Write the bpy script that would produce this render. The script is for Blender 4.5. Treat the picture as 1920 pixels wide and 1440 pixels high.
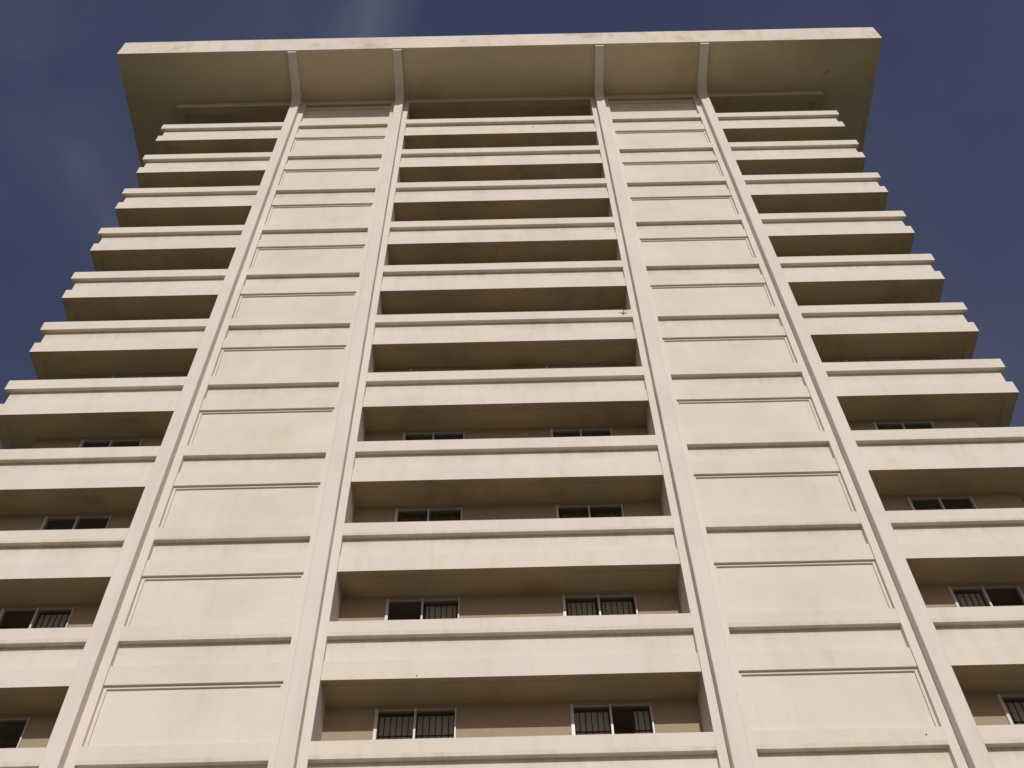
import bpy, math, random
from mathutils import Vector, Matrix, noise
R = math.radians
for o in list(bpy.data.objects): bpy.data.objects.remove(o)
scene = bpy.context.scene
col = scene.collection
M = 2.9            # metres per storey
Z0 = 15.13         # storeys from the ground up to the top floor's parapet
random.seed(7)

# ------------------------------------------------------------------ camera
CX, CY, CZ, YAW, PITCH, ROLL, FPX = 0.0148, -5.8602, -14.5848, -0.0077, 0.9601, 0.0284, 2150.0
cd = bpy.data.cameras.new('camera'); cam = bpy.data.objects.new('camera', cd); col.objects.link(cam)
cd.sensor_width = 36; cd.lens = FPX / 1920 * 36; cd.clip_start = .1; cd.clip_end = 5000
c, s = math.cos(YAW), math.sin(YAW)
right = Vector((c, s, 0)); ahead = Vector((-s, c, 0))
c, s = math.cos(PITCH), math.sin(PITCH)
fwd = ahead * c + Vector((0, 0, s)); up = ahead * -s + Vector((0, 0, c))
c, s = math.cos(ROLL), math.sin(ROLL)
r2 = right * c - up * s; u2 = right * s + up * c
m = Matrix((r2, u2, -fwd)).transposed().to_4x4()
m.translation = Vector((CX, CY, CZ + Z0)) * M
cam.matrix_world = m
scene.camera = cam

# ------------------------------------------------------------------ sky, sun, exposure
EL, AZ = R(31.8), R(4.0)
world = bpy.data.worlds.new("World"); scene.world = world; world.use_nodes = True
nt = world.node_tree; nt.nodes.clear()
W = lambda t: nt.nodes.new(t)
out = W('ShaderNodeOutputWorld'); bg = W('ShaderNodeBackground'); sky = W('ShaderNodeTexSky')
sky.sky_type = 'NISHITA'; sky.sun_disc = False; sky.sun_elevation = EL; sky.sun_rotation = math.pi - AZ
sky.air_density = 1.0; sky.dust_density = 1.2; sky.ozone_density = 1.6; sky.altitude = 50
bg.inputs['Strength'].default_value = .08
tint = W('ShaderNodeMix'); tint.data_type = 'RGBA'; tint.blend_type = 'MULTIPLY'
tint.inputs[0].default_value = 1; tint.inputs[7].default_value = (.84, .63, .69, 1)
nt.links.new(sky.outputs[0], tint.inputs[6])
tc = W('ShaderNodeTexCoord')
def wmath(op, a, b=None, clamp=False):
    n = W('ShaderNodeMath'); n.operation = op; n.use_clamp = clamp
    for i, v in enumerate((a, b)):
        if v is None: continue
        if isinstance(v, (int, float)): n.inputs[i].default_value = v
        else: nt.links.new(v, n.inputs[i])
    return n.outputs[0]
def streak(nrm, width):                       # a thin veil of cirrus lying along one great circle of the sky
    d = W('ShaderNodeVectorMath'); d.operation = 'DOT_PRODUCT'
    nt.links.new(tc.outputs['Generated'], d.inputs[0]); d.inputs[1].default_value = nrm
    a = wmath('ABSOLUTE', d.outputs['Value'])
    return wmath('SUBTRACT', 1.0, wmath('DIVIDE', a, width), True)
nz = W('ShaderNodeTexNoise'); nz.inputs['Scale'].default_value = 9; nz.inputs['Detail'].default_value = 6; nz.inputs['Roughness'].default_value = .6
nt.links.new(tc.outputs['Generated'], nz.inputs['Vector'])
nzr = wmath('MULTIPLY', wmath('SUBTRACT', nz.outputs['Fac'], .38, True), 3.2, True)
nz2 = W('ShaderNodeTexNoise'); nz2.inputs['Scale'].default_value = 2.2; nz2.inputs['Detail'].default_value = 5
nt.links.new(tc.outputs['Generated'], nz2.inputs['Vector'])
veil = wmath('MULTIPLY', wmath('SUBTRACT', nz2.outputs['Fac'], .45, True), .35, True)
S1 = streak((.9315, .3639, -.0064), .042); S2 = streak((.8744, -.2126, .4362), .05)
cl = wmath('ADD', wmath('MULTIPLY', wmath('MULTIPLY', S1, wmath('ADD', nzr, .25, True)), .18), wmath('ADD', wmath('MULTIPLY', wmath('MULTIPLY', S2, nzr), .12), veil), True)
cm = W('ShaderNodeMix'); cm.data_type = 'RGBA'; cm.inputs[7].default_value = (3.4, 3.5, 4.2, 1)
nt.links.new(cl, cm.inputs[0]); nt.links.new(tint.outputs[2], cm.inputs[6])
nt.links.new(cm.outputs[2], bg.inputs['Color']); nt.links.new(bg.outputs[0], out.inputs['Surface'])
sd = bpy.data.lights.new('sun', 'SUN'); sd.energy = 2.8; sd.angle = R(.5); sd.color = (1, .962, .89)
sun = bpy.data.objects.new('sun', sd); col.objects.link(sun)
to_sun = Vector((math.sin(AZ) * math.cos(EL), -math.cos(AZ) * math.cos(EL), math.sin(EL)))
sun.rotation_euler = to_sun.to_track_quat('Z', 'Y').to_euler()
sun.location = (10, -60, 60)
scene.view_settings.view_transform = 'Standard'; scene.view_settings.look = 'None'
scene.view_settings.exposure = 0; scene.view_settings.gamma = 1
scene.render.engine = 'CYCLES'
scene.cycles.max_bounces = 8; scene.cycles.diffuse_bounces = 5; scene.cycles.use_denoising = True

# ------------------------------------------------------------------ materials
RZ0, RT0 = (.746 + Z0) * M, .445 * M
def mat(name, base, rough=.85, var=.05, streaks=0., bump=.15, stain=None, stain_lo=.55, stain_scale=.25, spec=.25, fine=14, topdirt=None, drips=0.):
    m = bpy.data.materials.new(name); m.use_nodes = True
    t = m.node_tree; N = t.nodes; L = t.links; b = N['Principled BSDF']
    b.inputs['Roughness'].default_value = rough
    b.inputs['Specular IOR Level'].default_value = spec
    geo = N.new('ShaderNodeNewGeometry')
    def nodenoise(scale, vec=(1, 1, 1), detail=5, rough_=.6):
        mp = N.new('ShaderNodeMapping'); mp.inputs['Scale'].default_value = vec
        L.new(geo.outputs['Position'], mp.inputs['Vector'])
        n = N.new('ShaderNodeTexNoise'); n.inputs['Scale'].default_value = scale; n.inputs['Detail'].default_value = detail
        n.inputs['Roughness'].default_value = rough_
        L.new(mp.outputs[0], n.inputs['Vector']); return n.outputs['Fac']
    def ramp(fac, lo, hi, c0, c1):
        r = N.new('ShaderNodeValToRGB'); L.new(fac, r.inputs[0])
        r.color_ramp.elements[0].position = lo; r.color_ramp.elements[1].position = hi
        r.color_ramp.elements[0].color = (*c0, 1); r.color_ramp.elements[1].color = (*c1, 1); return r.outputs[0]
    def mul(a, b_):
        x = N.new('ShaderNodeMix'); x.data_type = 'RGBA'; x.blend_type = 'MULTIPLY'; x.inputs[0].default_value = 1
        L.new(a, x.inputs[6]); L.new(b_, x.inputs[7]); return x.outputs[2]
    lo = tuple(v * (1 - var * 2) for v in base); hi = tuple(min(1, v * (1 + var)) for v in base)
    colr = ramp(nodenoise(.55), .3, .7, lo, hi)
    colr = mul(colr, ramp(nodenoise(fine, detail=3), .3, .7, (1 - var, 1 - var, 1 - var), (1, 1, 1)))
    if streaks:
        v = 1 - streaks
        colr = mul(colr, ramp(nodenoise(1.0, (3.2, 3.2, .25), 6, .65), .50, .72, (1, 1, 1), (v, v * .985, v * .95)))
    if stain:
        colr = mul(colr, ramp(nodenoise(stain_scale, (1, 1, 1), 8, .68), stain_lo, stain_lo + .17, (1, 1, 1), stain))
    if drips:                                       # faint brown runs below each storey's drip groove, grime along each cap
        sep = N.new('ShaderNodeSeparateXYZ'); L.new(geo.outputs['Position'], sep.inputs[0])
        def mth(op, a, b_):
            x = N.new('ShaderNodeMath'); x.operation = op
            for i, v in enumerate((a, b_)):
                if isinstance(v, (int, float)): x.inputs[i].default_value = v
                else: L.new(v, x.inputs[i])
            return x.outputs[0]
        dep = mth('FRACT', mth('SUBTRACT', Z0 + 3, mth('DIVIDE', sep.outputs['Z'], M)), 0)
        def band(a, b_):
            x = N.new('ShaderNodeMapRange'); L.new(dep, x.inputs['Value'])
            x.inputs['From Min'].default_value = a; x.inputs['From Max'].default_value = b_
            x.inputs['To Min'].default_value = 1; x.inputs['To Max'].default_value = 0; return x.outputs[0]
        run = mth('MULTIPLY', mth('MULTIPLY', band(.17, .34), mth('GREATER_THAN', dep, .12)), 1.0)
        cap = mth('MULTIPLY', band(0, .035), .45)
        amt = mth('MULTIPLY', mth('ADD', run, cap), mth('MULTIPLY', nodenoise(1.0, (4.5, 4.5, .12), 6, .7), nodenoise(.35, (1, 1, 1), 3)))
        colr = mul(colr, ramp(amt, .16, .46, (1, 1, 1), (1 - drips, 1 - drips * 1.15, 1 - drips * 1.4)))
    if topdirt:                                     # black growth creeping down from the weathered top edge
        sep = N.new('ShaderNodeSeparateXYZ'); L.new(geo.outputs['Position'], sep.inputs[0])
        mr = N.new('ShaderNodeMapRange'); mr.inputs['From Min'].default_value = topdirt[0]; mr.inputs['From Max'].default_value = topdirt[1]
        L.new(sep.outputs['Z'], mr.inputs['Value'])
        ad = N.new('ShaderNodeMath'); ad.operation = 'ADD'; L.new(mr.outputs[0], ad.inputs[0]); L.new(nodenoise(.9, (1, 1, .35), 8, .7), ad.inputs[1])
        colr = mul(colr, ramp(ad.outputs[0], 1.0, 1.45, (1, 1, 1), (.42, .38, .33)))
    L.new(colr, b.inputs['Base Color'])
    if bump:
        bp = N.new('ShaderNodeBump'); bp.inputs['Strength'].default_value = bump; bp.inputs['Distance'].default_value = .02
        L.new(nodenoise(22, detail=4), bp.inputs['Height']); L.new(bp.outputs[0], b.inputs['Normal'])
    return m
PAINT = (.705, .66, .588)
m_paint = mat('painted_concrete', PAINT, var=.03, streaks=.06, stain=(.955, .94, .91), stain_lo=.55, drips=.22)
m_panel = mat('painted_wall_panel', (.70, .655, .575), var=.035, streaks=.04, drips=.2, stain=(.96, .945, .915), stain_lo=.52, stain_scale=.4)
m_fin = mat('painted_fin', (.715, .662, .598), var=.03, streaks=.05)
m_fascia = mat('weathered_fascia', (.69, .64, .565), var=.04, streaks=.12, topdirt=(RZ0 + RT0 - .5, RZ0 + RT0), stain=(.74, .68, .60), stain_lo=.53, stain_scale=.5)
m_soffit = mat('stained_soffit', (.64, .545, .395), var=.04, stain=(.80, .76, .69), stain_lo=.54, stain_scale=.22)
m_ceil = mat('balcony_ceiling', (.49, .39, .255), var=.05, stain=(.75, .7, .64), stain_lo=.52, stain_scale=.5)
m_floor = mat('balcony_floor', (.20, .18, .15), var=.08)
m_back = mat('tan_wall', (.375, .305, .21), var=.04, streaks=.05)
m_room = mat('room_plaster', (.30, .26, .22), var=.04)
m_frame = mat('white_window_frame', (.58, .58, .57), rough=.4, var=.02, bump=0, spec=.5)
m_paper = mat('screen_paper', (.72, .70, .62), var=.05, bump=0)
m_wood = mat('red_brown_wood', (.12, .035, .02), rough=.6, var=.1, bump=0)
m_cloth = mat('brown_curtain', (.30, .19, .14), var=.12, bump=0)
m_dark = mat('bird_feathers', (.06, .05, .045), var=.1, bump=0)
m_ground = mat('dry_grass', (.085, .08, .045), var=.15, stain=(.8, .75, .6), fine=3)
m_bounce_paving = mat('pale_bounce_pavement', (.44, .385, .27), var=.08, stain=(.8, .78, .72), stain_scale=.6)
m_glass = bpy.data.materials.new('window_glass'); m_glass.use_nodes = True
t = m_glass.node_tree; t.nodes.clear()
o_ = t.nodes.new('ShaderNodeOutputMaterial'); mx = t.nodes.new('ShaderNodeMixShader'); tr = t.nodes.new('ShaderNodeBsdfTransparent')
gl = t.nodes.new('ShaderNodeBsdfGlossy'); gl.inputs['Roughness'].default_value = .01; fr = t.nodes.new('ShaderNodeFresnel'); fr.inputs[0].default_value = 1.5
tr.inputs[0].default_value = (.84, .86, .85, 1)
ge = t.nodes.new('ShaderNodeNewGeometry'); mr = t.nodes.new('ShaderNodeMapRange')
mr.inputs['To Min'].default_value = 1.5; mr.inputs['To Max'].default_value = 1 / 1.5     # same Fresnel curve on both faces of a thin pane
t.links.new(ge.outputs['Backfacing'], mr.inputs['Value']); t.links.new(mr.outputs['Result'], fr.inputs[0])
t.links.new(fr.outputs[0], mx.inputs[0]); t.links.new(tr.outputs[0], mx.inputs[1]); t.links.new(gl.outputs[0], mx.inputs[2]); t.links.new(mx.outputs[0], o_.inputs[0])

# ------------------------------------------------------------------ mesh helpers (all in storey units, scaled by M; z counts from the top parapet)
def P3(x, y, z): return (x * M, y * M, (z + Z0) * M)
class MB:
    def __init__(s): s.v = []; s.f = []
    def box(s, x0, x1, y0, y1, z0, z1):
        if x0 > x1: x0, x1 = x1, x0
        b = len(s.v)
        for z in (z0, z1):
            for x, y in ((x0, y0), (x1, y0), (x1, y1), (x0, y1)): s.v.append(P3(x, y, z))
        for f in ((3, 2, 1, 0), (4, 5, 6, 7), (0, 1, 5, 4), (1, 2, 6, 5), (2, 3, 7, 6), (3, 0, 4, 7)): s.f.append(tuple(b + i for i in f))
        return s
    def rings(s, rings):                        # closed rings joined one to the next, ends capped
        b = len(s.v); n = len(rings[0])
        for r in rings: s.v += [tuple(p) for p in r]
        for i in range(len(rings) - 1):
            for j in range(n):
                k = (j + 1) % n
                s.f.append((b + i * n + j, b + i * n + k, b + (i + 1) * n + k, b + (i + 1) * n + j))
        s.f.append(tuple(b + j for j in range(n))[::-1]); s.f.append(tuple(b + (len(rings) - 1) * n + j for j in range(n)))
        return s
    def build(s, name, material, parent=None, under=None):
        me = bpy.data.meshes.new(name); me.from_pydata(s.v, [], s.f); me.materials.append(material)
        if under: me.materials.append(under[0])
        import bmesh
        bm = bmesh.new(); bm.from_mesh(me); bmesh.ops.recalc_face_normals(bm, faces=bm.faces); bm.to_mesh(me); bm.free()
        if under:                                   # undersides below a height take the second
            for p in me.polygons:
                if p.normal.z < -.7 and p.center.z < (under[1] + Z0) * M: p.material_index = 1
        o = bpy.data.objects.new(name, me); col.objects.link(o)
        if parent: o.parent = parent
        return o
def wob(x, y, z, k):                            # formwork is never quite straight: a few millimetres of drift
    return (noise.noise(Vector((x * 1.1 + k * 7.3, y * 1.1, z * 3.1 + k))) * .0022, noise.noise(Vector((x * .9 - k * 3.7, y * .9 + 9, z * 2.3))) * .0018)
def sweep(mb, prof, path, k=0, step=.16):
    """prof: (inset, z) ring; path: (x, y, inset_dx, inset_dy) corners; intermediate stations are added."""
    pts = []
    for a, b in zip(path, path[1:]):
        n = max(1, round(math.dist(a[:2], b[:2]) / step))
        for i in range(n):
            t_ = i / n
            if i == 0: pts.append(a)
            else:
                x, y = a[0] + (b[0] - a[0]) * t_, a[1] + (b[1] - a[1]) * t_
                d = Vector((b[0] - a[0], b[1] - a[1])).normalized()
                ins = (-d.y, d.x)
                if ins[0] * a[2] + ins[1] * a[3] < 0: ins = (d.y, -d.x)
                pts.append((x, y, *ins))
    pts.append(path[-1])
    rings = []
    for (x, y, ix, iy) in pts:
        ring = []
        for (d, z) in prof:
            w1, w2 = wob(x, y, round(z * 9), k)
            ring.append(P3(x + ix * (d + w2), y + iy * (d + w2), z + w1))
        rings.append(ring)
    return mb.rings(rings)

# ------------------------------------------------------------------ measures of the tower
W_ = 1.248            # half width of the middle bay
S_ = .063; FW = .115; FD = .08
XI0, XI1 = W_ + S_, W_ + S_ + FW                 # inner fins
XO0, XO1 = 2.73, 2.845                           # outer fins
BI = XI1 + .061; BO = XO0 - .065                 # backing strips beside the solid bays
LS, RS = -4.491, 4.505
RZ, RT, RY, RL, RR = .746, .445, -.72, -5.152, 5.195
YB = .31; DEEP = 4.2
ZF = [0, -.984, -1.965, -2.982, -3.988, -4.981, -5.979, -6.998, -8.011, -9.019, -10.017, -11.02, -12.02, -13.02, -14.02]
CORE = 4.175; CEIL = -.48

def root(name, label, cat, loc=(0, 0, 0)):
    o = bpy.data.objects.new(name, None); col.objects.link(o); o.location = loc
    o['label'] = label; o['category'] = cat; o.empty_display_size = 2
    return o
tower = root('apartment_tower', 'tall cream concrete apartment tower with banded balconies, four vertical fins and a deep overhanging roof', 'building')

# ---- ground
g = MB(); g.box(-400, 400, -400, 400, -Z0 - .2, -Z0); gr = g.build('ground', m_ground); gr['kind'] = 'structure'
g = MB(); g.box(-3.6, 3.6, -16, -.15, -Z0 - .1, -Z0 + .02); pv = g.build('bounce_pavement', m_bounce_paving); pv['kind'] = 'structure'  # unseen pale strip on dark ground, sized to bounce light into the middle bay

# ---- fins: a narrow rib standing proud of a wider backing strip, one straight run from the ground to the roof
def fin(sx, x0, x1, b0, b1):
    mb = MB(); n = 60; rings = []
    a = .004
    base = [(b0, 0), (x0, 0), (x0, -FD + a), (x0 + a, -FD), (x1 - a, -FD), (x1, -FD + a), (x1, 0), (b1, 0), (b1, YB + .02), (b0, YB + .02)]
    for i in range(n + 1):
        z = -Z0 + (RZ - .001 + Z0) * i / n
        ring = []
        for (x, y) in base:
            w1, w2 = wob(x, y, z, 40 + sx * x0)
            f = 1.0 if y < 0 else .3
            ring.append(P3(sx * x + w1 * f, y + (w2 * .6 if y < 0 else 0), z))
        rings.append(ring)
    mb.rings(rings)
    return mb.build('fin', m_fin, tower)
for sx in (-1, 1):
    fin(sx, XI0, XI1, W_, BI)
    fin(sx, XO0, XO1, BO, XO1 + .02)

# ---- floor slabs, parapets, solid wall panels
PROF_C = [(0, 0), (0, -.135), (.045, -.135), (.045, -.345), (.014, -.345), (.014, -.505), (.042, -.505), (.042, CEIL + .001), (.10, CEIL + .001), (.10, 0)]
PROF_S = [(0, 0), (0, -.135), (.045, -.135), (.045, -.345), (.014, -.345), (.014, -.505), (.095, -.505), (.095, CEIL + .001), (.10, CEIL + .001), (.10, 0)]
def shift(prof, dz): return [(d, z + dz) for d, z in prof]
for k, zf in enumerate(ZF):
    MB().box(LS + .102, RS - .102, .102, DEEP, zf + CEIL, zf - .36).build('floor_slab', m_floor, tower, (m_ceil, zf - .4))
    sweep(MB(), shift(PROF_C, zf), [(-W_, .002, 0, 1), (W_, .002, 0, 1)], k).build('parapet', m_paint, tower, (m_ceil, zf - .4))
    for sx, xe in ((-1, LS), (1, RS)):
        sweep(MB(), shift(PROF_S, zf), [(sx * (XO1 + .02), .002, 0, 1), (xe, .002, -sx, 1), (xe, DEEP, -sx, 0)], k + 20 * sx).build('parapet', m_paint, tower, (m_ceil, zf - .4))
        zn = ZF[k + 1] if k + 1 < len(ZF) else -Z0
        mb = MB()
        prof = [(.002, zf), (.002, zf - .135), (.045, zf - .135), (.045, zf - .345), (.014, zf - .345), (.014, zf - .505), (.1, zf - .505), (.1, zf)]
        sweep(mb, prof, [(sx * BI, 0, 0, 1), (sx * BO, 0, 0, 1)], k + 40 * sx)
        mb.build('spandrel', m_panel, tower)
        mb = MB(); zt = zf - .505
        mb.box(sx * BI, sx * BO, .032, .1, zt - .020, zt - .0005)
        mb.box(sx * BI, sx * (BI + .021), .032, .1, zn + .001, zt - .020); mb.box(sx * (BO - .021), sx * BO, .032, .1, zn + .001, zt - .020)
        mb.box(sx * (BI + .021), sx * (BO - .021), .045, .1, zn + .001, zt - .020)
        mb.build('wall_panel', m_panel, tower)
# top-storey head beam and the panels under it
prof = [(0, RZ - .001), (0, .60), (.1, .60), (.1, RZ - .001)]
for a, b in ((-W_, W_), (BI, BO), (-BO, -BI)):
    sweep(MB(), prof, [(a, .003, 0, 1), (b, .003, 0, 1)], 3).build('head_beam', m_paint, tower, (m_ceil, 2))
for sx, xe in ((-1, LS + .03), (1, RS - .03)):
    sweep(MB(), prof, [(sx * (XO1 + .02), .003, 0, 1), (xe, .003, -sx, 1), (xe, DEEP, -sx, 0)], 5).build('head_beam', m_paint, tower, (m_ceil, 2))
    mb = MB(); mb.box(sx * BI, sx * BO, .04, .1, .52, .60 - .001); mb.box(sx * BI, sx * BO, .058, .1, .001, .52)
    mb.build('wall_panel', m_panel, tower)

# ---- core walls with window openings
WIN = [(-3.752, -3.215), (-.912, -.370), (.388, .930), (3.250, 3.772)]
WT = -.515
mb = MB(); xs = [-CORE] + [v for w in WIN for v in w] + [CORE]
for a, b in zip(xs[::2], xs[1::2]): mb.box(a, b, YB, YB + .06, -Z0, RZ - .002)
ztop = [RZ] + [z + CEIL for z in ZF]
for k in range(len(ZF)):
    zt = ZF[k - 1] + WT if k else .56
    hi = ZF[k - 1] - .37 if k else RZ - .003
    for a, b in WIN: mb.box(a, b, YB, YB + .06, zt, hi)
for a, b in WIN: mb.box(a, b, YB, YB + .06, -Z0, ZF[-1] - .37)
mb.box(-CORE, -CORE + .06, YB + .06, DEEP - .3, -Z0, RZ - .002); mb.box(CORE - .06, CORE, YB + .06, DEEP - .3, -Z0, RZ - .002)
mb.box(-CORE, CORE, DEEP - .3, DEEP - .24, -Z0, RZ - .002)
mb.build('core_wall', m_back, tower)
mb = MB(); mb.box(-CORE + .07, CORE - .07, YB + 1.5, YB + 1.55, -Z0 + .01, RZ - .01)
for x in (-1.9, 0, 1.9): mb.box(x - .03, x + .03, YB + .065, YB + 1.5, -Z0 + .01, RZ - .01)
mb.build('room_wall', m_room, tower)

# ---- windows: white frame, two glass panes, paper screens or curtains behind
GLASS = {}
def win(k, wi):
    a, b = WIN[wi]
    zt = (ZF[k - 1] + WT if k else .56) - .001; zb = ZF[k] - .36 + .001
    w = b - a; mid = a + w * .495
    f = MB(); y0, y1 = YB - .012, YB + .03
    f.box(a, a + .022, y0, y1, zb, zt); f.box(b - .010, b, y0, y1, zb, zt)
    f.box(mid - .007, mid + .007, y0 + .004, y1, zb, zt)
    f.box(a + .022, b - .010, y0 + .016, y1, zt - .005, zt); f.box(a + .022, b - .010, y0 + .006, y1, zb, zb + .02)
    fr_ = f.build('window', m_frame, tower)
    for p, (x0, x1) in enumerate(((a + .022, mid - .007), (mid + .007, b - .010))):
        MB().box(x0, x1, YB + .012, YB + .0145, zb + .02, zt - .005).build('pane', m_glass, fr_)
        kind = SCR.get((k, wi), DEFAULT[(k * 5 + wi * 3) % len(DEFAULT)])[p]
        y = YB + .045
        if kind == 'O': continue
        if kind == 'C':
            n = 40; mbc = MB(); r0, r1 = [], []
            xs_ = [x0 + (x1 - x0) * i / n for i in range(n + 1)]
            rings = []
            for i, x in enumerate(xs_):
                yy = y + .010 * math.sin(i * 1.35 + wi) + .004 * math.sin(i * .6)
                rings.append([P3(x, yy, zb + .002), P3(x, yy, zt - .05), P3(x, yy + .003, zt - .05), P3(x, yy + .003, zb + .002)])
            mbc.rings(rings).build('curtain', m_cloth, fr_); continue
        s0, s1 = x0, x1
        if kind == 'H': s0 = x0 + (x1 - x0) * .52                     # screen slid half open
        if kind == 'L': s0 = x0; s1 = x1 - (x1 - x0) * .22
        mbp = MB(); mbp.box(s0, s1, y + .004, y + .006, zb + .002, zt - .015); pp = mbp.build('screen_paper', m_paper, fr_)
        g_ = MB(); wst = .018
        g_.box(s0, s0 + (wst if kind != 'S' else .007), y - .004, y + .004, zb + .002, zt - .012)
        g_.box(s1 - (wst if kind in 'LT' else .008), s1, y - .004, y + .004, zb + .002, zt - .012)
        g_.box(s0 + .001, s1 - .001, y - .0035, y + .0035, zt - .024, zt - .0125)
        nx = max(2, round((s1 - s0) / .043))
        for i in range(1, nx):
            x = s0 + (s1 - s0) * i / nx; g_.box(x - .003, x + .003, y - .002, y + .0038, zb + .003, zt - .025)
        z = zt - .185
        while z > zb + .03:
            g_.box(s0 + .002, s1 - .002, y - .0025, y + .0036, z - .004, z + .004); z -= .135
        g_.build('screen_lattice', m_wood, fr_)
DEFAULT = ['CC', 'SS', 'OS', 'CO', 'ST']
# storey index = the parapet below the opening (10 is the lowest opening in the photo)
SCR = {(10, 1): 'SS', (10, 2): 'SH', (9, 1): 'OT', (9, 2): 'TT', (8, 1): 'CC', (8, 2): 'CC', (7, 1): 'OO', (7, 2): 'OO',
       (10, 0): 'OO', (9, 0): 'OS', (8, 0): 'OO', (10, 3): 'SO', (9, 3): 'SO', (8, 3): 'OO', (7, 3): 'OO', (7, 0): 'OO'}
for k in range(len(ZF)):
    for wi in range(4): win(k, wi)

# ---- roof: deep flat soffit with a drip edge, tall fascia, four cantilever brackets with curved haunches
mb = MB()
prof = [(0, RZ + RT), (0, RZ - .012), (.022, RZ - .012), (.022, RZ), (.06, RZ), (.06, RZ + RT)]
yb = DEEP + .75
sweep(mb, prof, [(RL, yb, 1, 0), (RL, RY, 1, 1), (RR, RY, -1, 1), (RR, yb, -1, 0)], 77, step=.25)
mb.build('fascia', m_fascia, tower, (m_soffit, RZ + .1))
roof = MB().box(RL + .061, RR - .061, RY + .061, yb, RZ, RZ + RT - .03).build('roof', m_soffit, tower)
def bracket(x0, x1):
    y0, y1 = -.705, -.0005
    low = [(y0, RZ - .055), (-.5, RZ - .066), (-.30, RZ - .085), (-.20, RZ - .105), (-.14, RZ - .14), (-.105, RZ - .19), (-.086, RZ - .25), (-FD - .002, RZ - .29)]
    low += [(-.05, RZ - .33), (-.02, RZ - .365), (y1, RZ - .38)]
    ring = [(y1, RZ - .0005), (y0, RZ - .0005)] + low
    mb = MB()
    mb.rings([[P3(x, y, z) for y, z in ring] for x in (x0 - .001, x1 + .001)])
    return mb.build('bracket', m_paint, roof)
for sx in (-1, 1):
    bracket(*sorted((sx * XI0, sx * XI1))); bracket(*sorted((sx * XO0, sx * XO1)))

# ---- a crack in the soffit and small rust spots on the face
crack = MB(); pts = [(4.47, -.225), (4.49, -.245), (4.505, -.243), (4.53, -.285), (4.545, -.30)]
crack.rings([[P3(x - .005, y, RZ - .003), P3(x + .005, y + .003, RZ - .003), P3(x + .005, y + .003, RZ + .003), P3(x - .005, y, RZ + .003)] for x, y in pts])
crack.build('crack', m_dark, roof)
def spot(x, y, z, r):
    mb = MB(); mb.rings([[P3(x + r * math.cos(a) * k, yy, z + r * math.sin(a) * k * 1.3) for a in [i * math.pi / 4 for i in range(8)]] for yy, k in ((y + .003, 1), (y - .0012, .8))])
    mb.build('rust_spot', m_wood, tower)
spot(2.55, .0, -10.075, .006); spot(-.62, .014, -9.505, .005); spot(.437, .045, -.235, .012)

# ---- small dark bird against the upper band of one balcony
def bird(loc):
    r = root('bird', 'small dark bird with spread wings against a cream balcony band', 'bird', loc)
    sec = [(-.085, .004, 0), (-.05, .016, 0), (-.01, .028, .002), (.03, .026, .006), (.055, .015, .012), (.072, .018, .016), (.088, .012, .016), (.105, .002, .013)]
    rings = []
    for (x, rad, z) in sec:
        rings.append([(rad * .8 * math.cos(a * math.pi / 4), rad * .9 * math.sin(a * math.pi / 4) - .0, x + z) for a in range(8)])
    mb = MB(); mb.rings(rings); b = mb.build('body', m_dark, r)
    for sx in (-1, 1):
        st = [(.015, .05, 0), (.05, .042, .012), (.085, .030, .022), (.115, .012, .012), (.13, .003, 0)]
        rings = []
        for (x, ch, z) in st:
            rings.append([(sx * x, -.004 - x * .1, z + .03), (sx * x, .004 - x * .1, z + .03), (sx * x * 1.0, .002 - x * .1, z + .03 - ch), (sx * x, -.002 - x * .1, z + .03 - ch)])
        mb = MB(); mb.rings(rings); mb.build('wing', m_dark, r)
    return r
bd = bird((1.165 * M, -.03 * M, (-5.035 + Z0) * M)); bd.rotation_euler = (R(-20), R(14), R(8)); bd.scale = (1.05, 1.05, 1.05)
